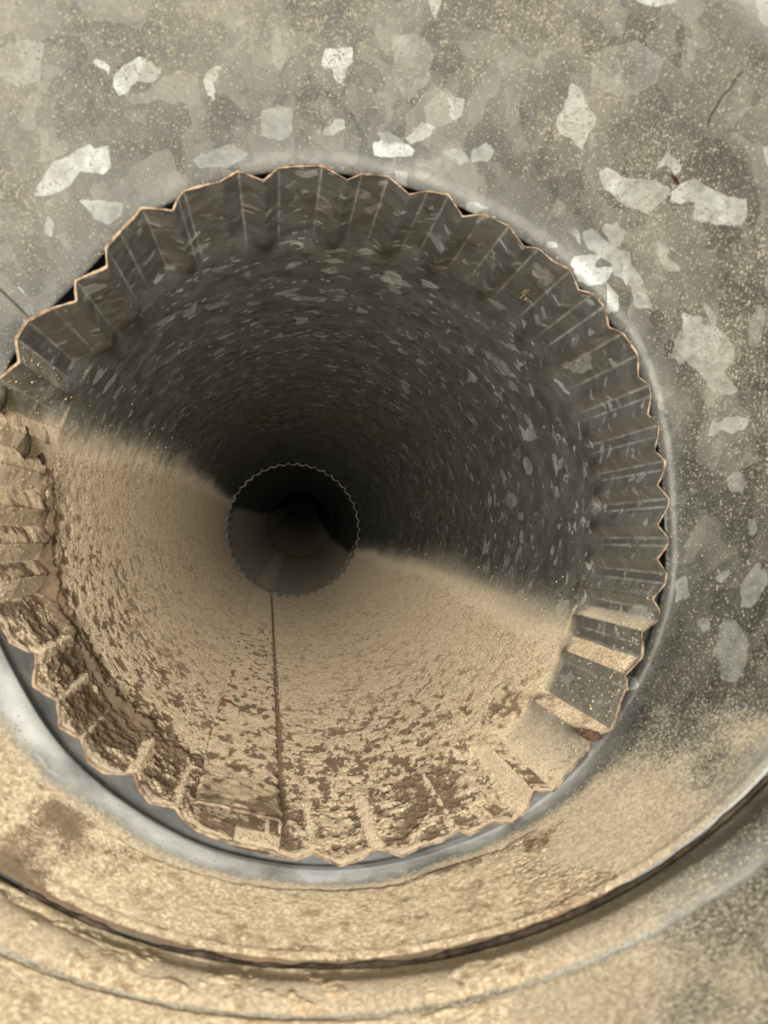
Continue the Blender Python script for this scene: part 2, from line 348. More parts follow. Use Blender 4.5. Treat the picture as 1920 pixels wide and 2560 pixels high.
FL_PIPE = [
 ([(960,680),(985,680),(1005,692),(1004,712),(980,712),(945,696)],.85),([(685,735),(740,718),(765,720),(730,732),(700,738)],.8),
 ([(500,765),(560,752),(575,760),(520,776)],.6),([(720,745),(760,738),(800,745),(790,752),(735,750)],.7),
 ([(1305,600),(1335,580),(1360,560),(1378,575),(1360,600),(1340,640)],.4),
 ([(1345,700),(1362,670),(1378,690),(1366,712)],.5),([(1190,865),(1230,885),(1270,915),(1290,945),(1255,935),(1230,905)],.6),
 ([(1168,940),(1180,930),(1196,948),(1185,960),(1170,955)],.8),([(1218,745),(1245,755),(1270,775),(1250,775)],.5),
 ([(1270,860),(1285,862),(1290,875),(1278,880)],.6),
 ([(1296,1062),(1315,1076),(1328,1058),(1340,1090),(1338,1102),(1310,1100)],.9),([(1305,1145),(1318,1140),(1330,1165),(1332,1185),(1315,1185)],.85),
 ([(1395,1155),(1408,1145),(1408,1170),(1392,1175)],.9),([(1258,1245),(1275,1232),(1295,1240),(1290,1265),(1272,1272)],.6),
 ([(1280,1135),(1300,1110),(1305,1150),(1290,1150)],.35),([(1285,1400),(1300,1360),(1305,1370),(1290,1412)],.7),([(1258,1408),(1272,1385),(1278,1400),(1268,1420)],.7),
 ([(1280,1500),(1298,1475),(1312,1470),(1300,1500),(1290,1525)],.8),([(1385,1520),(1410,1500),(1424,1500),(1420,1540),(1400,1560)],.9),
 ([(1332,658),(1345,655),(1375,690),(1352,700)],.5),([(1455,880),(1475,880),(1480,920),(1450,935),(1430,925)],.85),([(1388,950),(1400,955),(1425,985),(1415,985)],.9),
 ([(1342,685),(1362,670),(1385,690),(1380,708),(1350,708)],.5),([(1525,910),(1540,905),(1540,918)],.9),([(1430,865),(1440,825),(1450,845),(1440,865)],.6),([(1472,855),(1510,840),(1530,845),(1500,868)],.5),
 ([(1555,1545),(1590,1510),(1610,1515),(1630,1545),(1600,1550)],.8),
 ([(905,525),(960,505),(950,520),(925,535)],.75),([(412,670),(435,655),(455,660),(430,675)],.7),([(470,635),(500,615),(520,615),(490,635)],.7),
 ([(1400,1690),(1425,1680),(1438,1690),(1415,1710)],.8),([(1070,590),(1100,582),(1110,592),(1090,598)],.4),([(1000,955),(1020,970),(1030,985),(1010,980)],.6),
 ([(1060,1020),(1075,1030),(1085,1055),(1070,1045)],.3),([(355,1060),(375,1030),(385,1035),(365,1075)],.6),
]
def flakes(P, polys, Y):
    """signed distance (metres) to the nearest traced crystal, and that crystal's brightness, for every vertex"""
    u, v = proj(P); u = u.ravel(); v = v.ravel()
    best = np.full(u.shape, -0.01); val = np.zeros(u.shape)
    mmpx = (P[..., 1] / F).ravel()
    jit = fbm(P.reshape(-1, 3), 700, 2, 41) * 5.0
    for poly, b in polys:
        q = np.array(poly, float); lo_, hi_ = q.min(0) - 40, q.max(0) + 40
        ids = np.where((u > lo_[0]) & (u < hi_[0]) & (v > lo_[1]) & (v < hi_[1]))[0]
        if not len(ids): continue
        x, y = u[ids], v[ids]; d = np.full(x.shape, 1e9); ins = np.zeros(x.shape, bool)
        for i in range(len(q)):
            a, c = q[i], q[(i + 1) % len(q)]; e = c - a
            t = np.clip(((x - a[0]) * e[0] + (y - a[1]) * e[1]) / (e @ e), 0, 1)
            d = np.minimum(d, np.hypot(x - a[0] - t * e[0], y - a[1] - t * e[1]))
            cr = ((a[1] > y) != (c[1] > y))
            with np.errstate(divide='ignore', invalid='ignore'):
                ins ^= cr & (x < (c[0] - a[0]) * (y - a[1]) / (c[1] - a[1]) + a[0])
        sd = (np.where(ins, d, -d) + jit[ids]) * mmpx[ids]
        val[ids] = np.where((sd > best[ids]) | (sd > 0), np.where(sd > -0.0003, b, val[ids]), val[ids])
        best[ids] = np.maximum(best[ids], sd)
    return best.reshape(P.shape[:2]), val.reshape(P.shape[:2])

# ------------------------------------------------------------------ front pipe
GROUP = 'pipe sections joined end to end'
pipe = thing('crimped_pipe', 'nearest galvanized pipe with wide wavy rusty rim, dusty bottom half and long seam', 'pipe', C0, GROUP)
NU = 1500
SC = np.concatenate([np.linspace(0, 0.056, 100)])
SW = 0.056 + (L1 + 0.075 - 0.056) * np.linspace(0, 1, 190) ** 1.6
def pipe_wall(name, svals, parent, NU):
    th = np.linspace(0, 2 * math.pi, NU + 1)[:, None] * np.ones(len(svals))
    s = np.ones((NU + 1, 1)) * svals
    r = crimp_r(th, s, _rf1)
    P = pipe_pt(C0, D1, E1, E2, th, s, r)
    # hand-bent sheet: shallow dents
    c = cov_c(th, E1, E2)
    nz = fbm(P, 90, 3, 3)
    inplane = 0.5 * (rim_r(th) - tab(_rf3, th)) / 0.002                      # in a valley dust collects on ledges
    dust = 0.055 + 0.05 * sstep(0.2, 1, nz) + sstep(-0.30, 0.12, c - 0.15 * sstep(0.30, 0.02, s) + 0.05 * fbm(np.stack([th * RP, s * 0.2, 0 * s], -1), 90, 3, 33)) * 0.95
    front = 1 - sstep(0.036, 0.05, s)
    # ledges facing up inside the crimps hold a line of grains
    slope = np.gradient(crimp_r(th, s, _rf1), axis=0)
    up = np.sign(np.cos(th)) * slope / 0.00012
    right = sstep(0.0, 0.2, np.cos(th))
    dust = dust * (1 - 0.72 * right * front * (c > 0.0) * sstep(0.75, 0.2, c)) + front * np.clip(up * 0.25, 0, 0.6) * sstep(-0.5, 0.2, c)
    dust += 0.5 * np.exp(-((s - 0.0485) / 0.0013) ** 2) * sstep(0.1, 0.9, fbm(P, 160, 2, 9) + 0.3) * sstep(-0.9, 0.1, c)
    fl, fv = flakes(P, FL_PIPE, 0)
    # crease highlights painted pale along the sharp folds, with some rubbed zinc
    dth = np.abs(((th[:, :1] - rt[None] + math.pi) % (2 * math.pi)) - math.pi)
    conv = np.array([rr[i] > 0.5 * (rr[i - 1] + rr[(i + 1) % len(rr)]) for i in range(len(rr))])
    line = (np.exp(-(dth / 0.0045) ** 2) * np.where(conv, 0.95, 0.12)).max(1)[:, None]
    pale_zinc = line * (1 - sstep(0.030, 0.046, s)) * np.clip(0.65 + 0.6 * fbm(P, 330, 3, 31), 0, 1) * sstep(0.5, 0.1, c)
    surf = np.stack([th * RP, s, 0 * s], -1)
    pale_zinc = np.maximum(pale_zinc, 0.10 * front * sstep(0.6, 0.2, c) * (0.6 + 0.8 * sstep(-0.4, 0.5, nz)))
    return grid(name, P, M_PIPE, parent, dict(dust=np.clip(dust, 0, 1), flake=fl, flakev=fv, pale_zinc=pale_zinc, surf=surf), flip=True)
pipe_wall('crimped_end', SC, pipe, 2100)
pipe_wall('pipe_wall', SW, pipe, 1100)
# the sheet's outer face and its rusty cut edge
th = np.linspace(0, 2 * math.pi, 901)[:, None]; s_ = np.concatenate([np.linspace(0, 0.056, 40), np.linspace(0.07, L1 + 0.075, 12)])[None, :]
TH = th * np.ones_like(s_); SS = np.ones_like(th) * s_
grid('outer_face', pipe_pt(C0, D1, E1, E2, TH, SS, crimp_r(TH, SS, _rf1) + 0.0006), M_OUT, pipe)
def cut_edge(name, C, D, e1, e2, rfun, n, w, mat, parent, rough_amp):
    th = np.linspace(0, 2 * math.pi, n + 1); r = rfun(th)
    ctr = C + r[:, None] * (np.cos(th)[:, None] * e1 + np.sin(th)[:, None] * e2)
    ph = np.linspace(0, 2 * math.pi, 9)
    nz = 1 + rough_amp * fbm(ctr, 500, 3, 5)
    rad = np.cos(th)[:, None] * e1 + np.sin(th)[:, None] * e2
    if name == 'cut_edge': nz = nz * (0.72 + 0.38 * sstep(0.3, -0.6, np.cos(th - 0.3)))
    P = ctr[:, None, :] + w * nz[:, None, None] * (np.cos(ph)[None, :, None] * rad[:, None, :] - np.sin(ph)[None, :, None] * 0.8 * D)
    return grid(name, P, mat, parent)
cut_edge('cut_edge', C0, D1, E1, E2, lambda t: tab(_rf1, t) + 0.0003, 2400, 0.00032, M_EDGE, pipe, 0.8)

# lock seam along the floor of the pipe: a raised flat strip; the gap on its right has its shadow painted in
def pipe_theta(u, v, C, D, e1, e2, R):
    """angle and distance along the pipe where the sight line through a photo pixel meets the wall"""
    ray = np.array([(u - 960) / F, 1.0, -(v - 1280) / F])
    a = ray - D * (ray @ D); b = -C + D * (C @ D)
    A = a @ a; B = 2 * a @ b; Cc = b @ b - R * R
    t = (-B + math.sqrt(B * B - 4 * A * Cc)) / (2 * A)
    P = ray * t - C
    return math.atan2(P @ e2, P @ e1), P @ D
ta, sa_ = pipe_theta(690, 1950, C0, D1, E1, E2, RP); tb, sb_ = pipe_theta(676, 1500, C0, D1, E1, E2, RP)
print('seam', math.degrees(ta), sa_, math.degrees(tb), sb_)
def seam_theta(s): return ta + (tb - ta) * (s - sa_) / (sb_ - sa_)
def seam_strip(name, C, D, e1, e2, thf, R, s0, s1, wid, hgt, mat, parent, ns=260, gap=True, rfun=None, left=-1):
    sv = s0 + (s1 - s0) * np.linspace(0, 1, ns) ** 1.5
    aw = wid / R
    prof = [(0.0, -0.0006), (0.0, hgt * 0.8), (0.0012 / R, hgt), (aw * 0.25, hgt * 1.0), (aw * 0.5, hgt * .9), (aw * 0.75, hgt * .7), (aw * 0.92, hgt * .45), (aw, -0.0008)]
    pa = np.interp(np.linspace(0, 7, 57), range(8), [p[0] for p in prof]); ph = np.interp(np.linspace(0, 7, 57), range(8), [p[1] for p in prof])
    s = np.ones((57, 1)) * sv; t = thf(s) + left * pa[:, None]
    base = rfun(t, s) if rfun else R + 0 * s
    P0 = pipe_pt(C, D, e1, e2, t, s, base)
    r = base - ph[:, None] * (1 + 0.5 * sstep(0.06, 0.012, s)) - 0.00035 * fbm(P0, 260, 4, 11) * (ph[:, None] > 0)
    jag = 0.0004 * vnoise(np.stack([s * 420, 0 * s, 0 * s], -1), 12)
    P = pipe_pt(C, D, e1, e2, t + jag / R, s, r)
    clump = np.clip(0.2 + 0.75 * sstep(0.10, 0.36, fbm(np.stack([t * R, s * 0.5, 0 * s], -1), 420, 4, 13, 0.6)) * sstep(0.7, 0.1, s) + 0.6 * sstep(0.03, 0.01, s) * sstep(-0.1, 0.3, fbm(P, 200, 3, 14)), 0, 1)
    return grid(name, P, mat, parent, dict(clump=clump, dust=0 * s + 0.55, surf=np.stack([t * R, s, 0 * s], -1), flake=0 * s - 0.01, flakev=0 * s), flip=(left < 0))
seam_strip('lock_seam', C0, D1, E1, E2, seam_theta, RP, 0.0092, L1 + 0.01, 0.0225, 0.0024, M_DUST, pipe,
           rfun=lambda t, s: crimp_r(t, s, _rf3))
_q = np.linspace(0.02, 0.98, 40); _tt = seam_theta(0.0092) - 0.0225 / RP * _q
_rr = crimp_r(_tt, 0.0092 + 0 * _tt, _rf3) - np.interp(_q, [0, .05, .25, .5, .75, .92, 1], [.0019, .0024, .0024, .0022, .0017, .0011, 0]) * 1.5
_ec = pipe_pt(C0, D1, E1, E2, _tt, 0.0092 + 0.0003 * np.sin(_q * 21), _rr); _ph = np.linspace(0, 2 * math.pi, 7)
_rd = np.cos(_tt)[:, None] * E1 + np.sin(_tt)[:, None] * E2
grid('seam_end', _ec[:, None] + (0.00042 * (1 + 0.4 * fbm(_ec, 500, 2, 3)))[:, None, None] * (np.cos(_ph)[None, :, None] * _rd[:, None] + np.sin(_ph)[None, :, None] * D1), M_EDGE, pipe)

# ------------------------------------------------------------------ dust lying in the front pipe
def dust_sheet(name, label, P0, inward, h, clump, mat):
    P = P0 + inward * h[..., None]
    o = grid(name, P, mat, None, dict(clump=clump))
    o['label'] = label; o['category'] = 'dust'; o['kind'] = 'stuff'
    return o
TD = math.atan2(DOWN @ E2, DOWN @ E1)
nd_t, nd_s = 820, 500
th = (TD + np.linspace(-1.72, 1.72, nd_t))[:, None] * np.ones(nd_s)
sv = 0.0004 + (L1 + 0.005) * np.linspace(0, 1, nd_s) ** 1.7
s = np.ones((nd_t, 1)) * sv
c = cov_c(th, E1, E2)
front = 1 - sstep(0.036, 0.055, s)
fill = sstep(0.45, 0.85, c)
rb = crimp_r(th, s, _rf1) * (1 - fill) + crimp_r(th, s, _rf2) * fill
B = pipe_pt(C0, D1, E1, E2, th, s, rb)
n1 = fbm(B, 240, 5, 21, 0.62); n2 = fbm(B, 75, 4, 22); n3 = fbm(B, 620, 3, 23)
wn = rng.uniform(-1, 1, th.shape); n3e = fbm(np.stack([th * RP, s * 0.22, 0 * s], -1), 1300, 3, 29, 0.7)
n4 = fbm(np.stack([th * RP, s * 0.5, 0 * s], -1), 320, 4, 27, 0.6)
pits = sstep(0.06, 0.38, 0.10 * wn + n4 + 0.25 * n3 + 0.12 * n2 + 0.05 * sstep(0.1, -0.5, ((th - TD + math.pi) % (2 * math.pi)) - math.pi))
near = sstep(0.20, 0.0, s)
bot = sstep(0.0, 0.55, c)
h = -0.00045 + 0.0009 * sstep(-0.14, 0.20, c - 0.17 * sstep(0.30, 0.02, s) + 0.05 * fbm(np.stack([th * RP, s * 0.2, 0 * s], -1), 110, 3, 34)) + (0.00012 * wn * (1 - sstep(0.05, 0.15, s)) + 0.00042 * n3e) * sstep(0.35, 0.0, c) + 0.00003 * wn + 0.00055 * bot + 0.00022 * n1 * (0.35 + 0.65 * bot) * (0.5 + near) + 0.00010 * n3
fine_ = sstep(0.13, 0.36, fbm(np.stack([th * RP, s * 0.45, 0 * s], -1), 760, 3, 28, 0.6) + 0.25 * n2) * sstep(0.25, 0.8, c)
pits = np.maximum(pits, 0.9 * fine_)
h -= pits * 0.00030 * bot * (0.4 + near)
lump = front * sstep(0.15, 0.7, c)
tl = ((th - TD + math.pi) % (2 * math.pi)) - math.pi           # negative = towards the left wall
lump = lump * (0.55 + 0.45 * sstep(0.2, -0.6, tl)) * (1 - 0.75 * sstep(0.82, 0.45, c))
h += lump * (0.0005 * n2 + 0.00022 * n1 + 0.00015 * n3 + 0.00016 * wn - 0.0001)
upn = np.clip(np.sign(np.cos(th)) * np.gradient(crimp_r(th, s, _rf1), axis=0) / (th[1, 0] - th[0, 0]) / RP / 0.45, -1, 1)
side = front * sstep(0.82, 0.45, c)
rb = rb * (1 - side) + crimp_r(th, s, _rf1) * side
B = pipe_pt(C0, D1, E1, E2, th, s, rb)
h = h * (1 - 0.8 * side) + side * 0.0003 + side * ((0.0009 * upn + 0.0003 * n2 + 0.0002 * n1) * sstep(-0.08, 0.12, c) - 0.0007)                             # ledges that face up keep dust, the other facets stay bare
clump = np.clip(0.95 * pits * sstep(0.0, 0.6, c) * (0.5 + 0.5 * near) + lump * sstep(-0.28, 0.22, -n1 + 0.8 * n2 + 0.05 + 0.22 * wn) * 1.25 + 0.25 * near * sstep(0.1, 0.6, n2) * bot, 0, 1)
ridge = np.exp(-((s - 0.046 - 0.004 * n2) / 0.007) ** 2) * sstep(0.1, -0.35, tl) * sstep(0.05, 0.4, c)
clump = np.clip(clump + ridge * sstep(-0.35, 0.3, n1 + 0.25), 0, 1); h += ridge * 0.0012 * (1 + 1.5 * n1)
dl = (((th - seam_theta(s) + math.pi) % (2 * math.pi)) - math.pi) * RP + 0.0004 * vnoise(np.stack([s * 420, 0 * s, 0 * s], -1), 12)
strip = (dl < 0) & (dl > -0.0215)
h = np.where(strip & (s > 0.0092), np.minimum(h, 0.0003), h)
gap_shade = sstep(-0.0002, 0.0002, dl) * sstep(0.0030, 0.0014, dl + 0.0010 * n1) * sstep(0.004, 0.012, s)  # gap beside the seam, its shadow painted as dark dust
h = h * (1 - gap_shade) + 0.0001 * gap_shade; clump = np.maximum(clump, gap_shade * 1.3)
h = np.where(strip & (s < 0.0092), np.where(dl > -0.0105, -0.0012, 0.0005 + 0.0004 * n1), h)
inw = -(np.cos(th)[..., None] * E1 + np.sin(th)[..., None] * E2)
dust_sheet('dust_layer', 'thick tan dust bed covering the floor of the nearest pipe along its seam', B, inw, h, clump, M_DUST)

# ------------------------------------------------------------------ the sections farther in
C2 = px(750, 1312, 1.74); D2 = unit(C2 - C1); L2 = np.linalg.norm(C2 - C1)
C3 = px(753, 1284, 2.7); D3 = unit(C3 - C2)
def far_pipe(name, label, C, D, L, rimR, ncr, amp, dust_off, seed, edge, nu=720):
    e1, e2 = frame(D)
    t = thing(name, label, 'pipe', C, GROUP)
    ph = rng.uniform(-0.25, 0.25, ncr)
    def rf(th):
        k = th / (2 * math.pi) * ncr
        j = ph[np.floor(k).astype(int) % ncr]
        w_ = np.abs(((k + 0.0) % 1.0) - 0.5) * 2
        return rimR + amp * (w_ ** 1.3 * 2 - 1) * (1 + 0.7 * j)
    L = L + 0.075
    sv = np.concatenate([np.linspace(0, 0.055, 24), 0.055 + (L - 0.055) * np.linspace(0.02, 1, 70) ** 1.5])
    th = np.linspace(0, 2 * math.pi, nu + 1)[:, None] * np.ones(len(sv)); s = np.ones((nu + 1, 1)) * sv
    fade = sstep(0.034, 0.05, s)
    r = rf(th) * (1 - fade) + RP * fade
    P = pipe_pt(C, D, e1, e2, th, s, r)
    c = cov_c(th + dust_off, e1, e2)
    dust = 0.04 + 0.46 * sstep(-0.06, 0.10, c + 0.04 * fbm(P, 60, 3, seed))
    at = dict(dust=np.clip(dust, 0, 1), flake=0 * s - 0.01, flakev=0 * s, surf=np.stack([th * RP, s, 0 * s], -1))
    k = 24
    grid('crimped_end', P[:, :k + 1], M_PIPE, t, {a: v[:, :k + 1] for a, v in at.items()}, flip=True)
    grid('pipe_wall', P[:, k:], M_PIPE, t, {a: v[:, k:] for a, v in at.items()}, flip=True)
    sv2 = np.array([0, 0.02, 0.036, 0.05, 0.06, L]); th2 = np.linspace(0, 2 * math.pi, nu + 1)[:, None] * np.ones(6); s2 = np.ones((nu + 1, 1)) * sv2
    f2 = sstep(0.034, 0.05, s2)
    grid('outer_face', pipe_pt(C, D, e1, e2, th2, s2, rf(th2) * (1 - f2) + RP * f2 + 0.0006), M_OUT, t)
    th3 = np.linspace(0, 2 * math.pi, 181)[:, None] * np.ones(3); r3 = np.ones((181, 1)) * np.array([RP + 0.0003, 0.081, 0.092])
    grid('light_stop_ring', pipe_pt(C, D, e1, e2, th3, 0.056 + 0 * th3, r3), M_OUT, t)  # unseen annulus added to block world light at the joint
    cut_edge('cut_edge', C, D, e1, e2, lambda q: rf(q) + 0.0003, nu, 0.0009, edge, t, 0.5)
    return t, e1, e2, rf
p2, e21, e22, rf2 = far_pipe('crimped_pipe', 'second pipe section deep inside, its small toothed rim ringing the dark centre', C1, D2, L2, 0.0735, 46, 0.0013, 0.0, 51, M_EDGE_DARK)
p3, e31, e32, _ = far_pipe('crimped_pipe', 'farthest pipe section, a faint ring lost in the black middle', C2, D3, 2.4, 0.0735, 46, 0.0013, 0.0, 52, M_DIRT_SHADE, nu=360)  # dark rim colour stands in for the darkness this deep
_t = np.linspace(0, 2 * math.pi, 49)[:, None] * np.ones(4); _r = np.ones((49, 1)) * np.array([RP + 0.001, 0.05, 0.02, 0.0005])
grid('light_stop_plate', pipe_pt(C2, D3, e31, e32, _t, 2.47 + 0 * _r, _r), M_FIBRE, p3)  # unseen dark plate added to shut world light out of the far end
ta2, sa2 = pipe_theta(690, 1452, C1, D2, e21, e22, RP); tb2, sb2 = pipe_theta(722, 1362, C1, D2, e21, e22, RP)
seam_strip('lock_seam', C1, D2, e21, e22, lambda s: ta2 + (tb2 - ta2) * (s - sa2) / max(sb2 - sa2, 1e-3), RP, 0.012, L2, 0.0215, 0.0022, M_PIPE, p2, ns=80, rfun=lambda t, s: RP - 0.0012 * (1 - sstep(0.03, 0.05, s)))

# ------------------------------------------------------------------ funnel (reducer) and wide duct: lofted rings
def ring_from_photo(u, v, R, y): return px(u, v, y), R * y / F
A_c, A_r = ring_from_photo(806, 882, 1535, 0.134)
B_c, B_r = ring_from_photo(770, 685, 1860, 0.117)
AX = unit(B_c - A_c)                                          # axis of the wide duct, towards the viewer
print('A', A_c, A_r, 'B', B_c, B_r, 'neck', C0 + D1 * .01)
DN = -D1                                                      # towards the viewer along the pipe
NA = np.array([0, -1.0, 0.0])                          # facing of the bead circle
def loft(ctrl, nt, nu):
    """ctrl: (centre, radius, facing) rings; Catmull-Rom through them"""
    Cs = np.array([k[0] for k in ctrl]); Rs = np.array([k[1] for k in ctrl]); Ns = np.array([k[2] for k in ctrl])
    d = np.linalg.norm(np.diff(Cs, axis=0), axis=1) + np.abs(np.diff(Rs)); d = np.concatenate([[0], np.cumsum(d)])
    t = np.linspace(0, d[-1], nt)
    def hermite(v):
        m = np.zeros_like(v)
        dd = np.diff(v, axis=0) / (np.diff(d)[:, None] if v.ndim > 1 else np.diff(d))
        m[0] = dd[0]; m[-1] = dd[-1]; m[1:-1] = 0.5 * (dd[1:] + dd[:-1])
        i = np.clip(np.searchsorted(d, t, 'right') - 1, 0, len(d) - 2); hh = d[i + 1] - d[i]; x = (t - d[i]) / hh
        if v.ndim > 1: x = x[:, None]; hh = hh[:, None]
        return (2 * x**3 - 3 * x**2 + 1) * v[i] + (x**3 - 2 * x**2 + x) * hh * m[i] + (-2 * x**3 + 3 * x**2) * v[i + 1] + (x**3 - x**2) * hh * m[i + 1]
    C = hermite(Cs); R = hermite(Rs); N = hermite(Ns); N /= np.linalg.norm(N, axis=1)[:, None]
    th = np.linspace(0, 2 * math.pi, nu + 1)
    e1 = np.cross(np.array([0, 0, 1.0]), N); e1 = e1 / np.linalg.norm(e1, axis=1)[:, None]; e2 = np.cross(N, e1)
    P = C[None] + R[None, :, None] * (np.cos(th)[:, None, None] * e1[None] + np.sin(th)[:, None, None] * e2[None])
    rad = -(np.cos(th)[:, None, None] * e1[None] + np.sin(th)[:, None, None] * e2[None])
    return P, rad, th[:, None] * np.ones(nt), np.ones((nu + 1, 1)) * t, d

UP = np.array([0, 0, 1.0])
K0 = C0 + DN * -0.0095
ctrl = [
 (C0 - DN * 0.045, 0.0793, DN), (C0 - DN * 0.006, 0.0793, DN), (C0 - DN * 0.0038, 0.0794, DN), (C0 - DN * 0.0027 + UP * 0.0006, 0.0799, unit(DN * 0.97 + NA * 0.03)),
 ]
nb0 = C0 - DN * 0.0014 + UP * 0.0018; nr0 = 0.0812
for f in np.linspace(0, 0.78, 5):
    ctrl.append((nb0 * (1 - f) + A_c * f, nr0 * (1 - f) + (A_r - 0.0004) * f, unit(DN * (1 - f) + NA * f)))
def _lr(f): return nb0 * (1 - f) + A_c * f, nr0 * (1 - f) + A_r * f
for f, dr in ((0.89, -0.0003), (0.94, -0.0005), (0.968, 0.0002)):
    ctrl.append((_lr(f)[0], _lr(f)[1] + dr, NA))
ctrl += [(_lr(0.955)[0], A_r + 0.0026, NA), (_lr(0.93)[0], A_r + 0.0080, NA)]
red = thing('duct_reducer', 'tapering galvanized funnel with large bright zinc crystals spreading around the crimped mouth', 'duct fitting', A_c)
PR, RAD, THR, TR, dR = loft(ctrl, 290, 1100)
dents = 0.0006 * fbm(PR, 22, 3, 61)
PR = PR + RAD * dents[..., None]
lowR = np.maximum(0, 0.0793 - tab(_rf4, THR) - 0.0020) * (0.35 + 0.65 * sstep(-0.35, 0.05, np.sin(THR)))
PR = PR + RAD * (lowR * sstep(dR[6], dR[3], TR) * sstep(dR[1] - 0.002, dR[2], TR))[..., None]
cR = np.einsum('ijk,k->ij', -RAD, DOWN)
tA = dR[-1]
rel = TR / tA
rn = fbm(PR, 70, 4, 62)
dustR = 0.19 + 0.13 * sstep(-0.2, 0.6, rn) - 0.06 * sstep(0.3, -0.3, PR[..., 2] / 0.1)
clean = sstep(dR[3] + 0.006, dR[3] + 0.020, TR + 0.004 * rn)
dustR = dustR * (0.45 + 0.55 * sstep(dR[4] - 0.004, dR[4] + 0.02, TR)) + clean * sstep(0.10, 0.75, cR + 0.12 * rn) * 0.9
fl, fv = flakes(PR, FL_CONE, 0)
k0 = np.searchsorted(TR[0], dR[4])
k1 = np.searchsorted(TR[0], dR[8] + 0.001)
low = sstep(0.2, 0.7, cR)
dustR = dustR * (1 - 0.9 * sstep(dR[-3] - 0.001, dR[-3], TR))
lip_glint = sstep(dR[8] + 0.000, dR[9] + 0.001, TR) * sstep(0.75, 0.3, cR) * (TR < dR[-3])  # lip highlight, painted into the zinc colour
pale_zincR = 0.4 * lip_glint + sstep(dR[4] + 0.016 - 0.006 * (1 - low), dR[4] - 0.002, TR + 0.007 * rn) * (0.08 + 0.92 * low) * (0.75 + 0.5 * fbm(PR, 130, 4, 66))  # clean zinc near the neck; the faint upper part paints the rim's sheen
dustR = dustR * (1 - 0.35 * pale_zincR)
at = dict(dust=np.clip(dustR, 0, 1), pale_zinc=pale_zincR, flake=fl, flakev=fv, surf=np.stack([THR * 0.09, TR, 0 * TR], -1))
def sub(a, b): return {k: v[:, a:b] for k, v in at.items()}
grid('neck', PR[:, :k0 + 1], M_CONE, red, sub(0, k0 + 1))
grid('cone_wall', PR[:, k0:k1 + 1], M_CONE, red, sub(k0, k1 + 1))
grid('rolled_lip', PR[:, k1:], M_CONE, red, sub(k1, None))
PO, RADO, _, _, _ = loft([(a, r + 0.0012, n) for a, r, n in ctrl[:-3]], 60, 400)
grid('outer_face', PO, M_OUT, red, flip=True)

# wide duct: rounded bead, then the wall that comes past the viewer
wd = thing('wide_duct', 'wide dusty duct with a rounded bead curving across the bottom of the photo', 'duct', B_c)
ctrlW = [(A_c - NA * 0.0020, A_r + 0.0056, NA), (A_c - NA * 0.0006, A_r + 0.0030, NA), (A_c + NA * 0.0006, A_r + 0.0006, NA)]
for f, dr in ((0.28, -0.0003), (0.45, -0.0010), (0.65, -0.0010), (0.82, -0.0004)):
    ctrlW.append((A_c * (1 - f) + B_c * f, A_r * (1 - f) + B_r * f + dr, NA))
ctrlW += [(A_c * .06 + B_c * .94, B_r + 0.0001, NA), (B_c, B_r + 0.0006, NA), (B_c + NA * 0.003, B_r + 0.0008, NA), (B_c + NA * 0.02, B_r + 0.0012, NA),
          (B_c + NA * 0.09, B_r + 0.002, NA), (B_c + NA * 0.25, B_r + 0.003, NA)]
PW, RADW, THW, TW, dW = loft(ctrlW, 520, 700)
# uneven rows: keep the near part fine
rows = np.unique(np.concatenate([np.arange(0, 90), np.arange(90, 520, 6)]))
cW = np.einsum('ijk,k->ij', -RADW, DOWN)
rw = fbm(PW, 80, 4, 71)
edge_worn = np.exp(-((TW - dW[7]) / 0.0016) ** 2)
dustW = 0.25 + 0.72 * sstep(0.45, 1.0, cW + 0.12 * rw) * (1 - 0.75 * edge_worn)
atW = dict(dust=np.clip(dustW, 0, 1), pale_zinc=np.clip(edge_worn * 0.4 * sstep(-0.2, 0.4, rw) + (0.17 + 0.2 * rw) * sstep(dW[2], dW[3], TW) * sstep(dW[8] + 0.001, dW[7], TW), 0, 1), flake=0 * TW - 0.01, flakev=0 * TW, surf=np.stack([THW * 0.11, TW, 0 * TW], -1))
kb = int(np.searchsorted(rows, np.searchsorted(TW[0], dW[8])))
PWr = PW[:, rows]; atr = {k: v[:, rows] for k, v in atW.items()}
grid('bead', PWr[:, :kb + 1], M_CONE, wd, {k: v[:, :kb + 1] for k, v in atr.items()})
grid('duct_wall', PWr[:, kb:], M_CONE, wd, {k: v[:, kb:] for k, v in atr.items()})

# dirt and shade of the groove between lip and bead, painted as a dark ring
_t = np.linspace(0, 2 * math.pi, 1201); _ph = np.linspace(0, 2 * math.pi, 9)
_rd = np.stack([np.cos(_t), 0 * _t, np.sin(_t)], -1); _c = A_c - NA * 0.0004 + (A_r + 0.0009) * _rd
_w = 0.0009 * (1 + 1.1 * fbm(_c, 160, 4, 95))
grid('groove_dirt_shade', _c[:, None] + _w[:, None, None] * (np.cos(_ph)[None, :, None] * _rd[:, None] + np.sin(_ph)[None, :, None] * NA), M_DIRT_SHADE, wd)
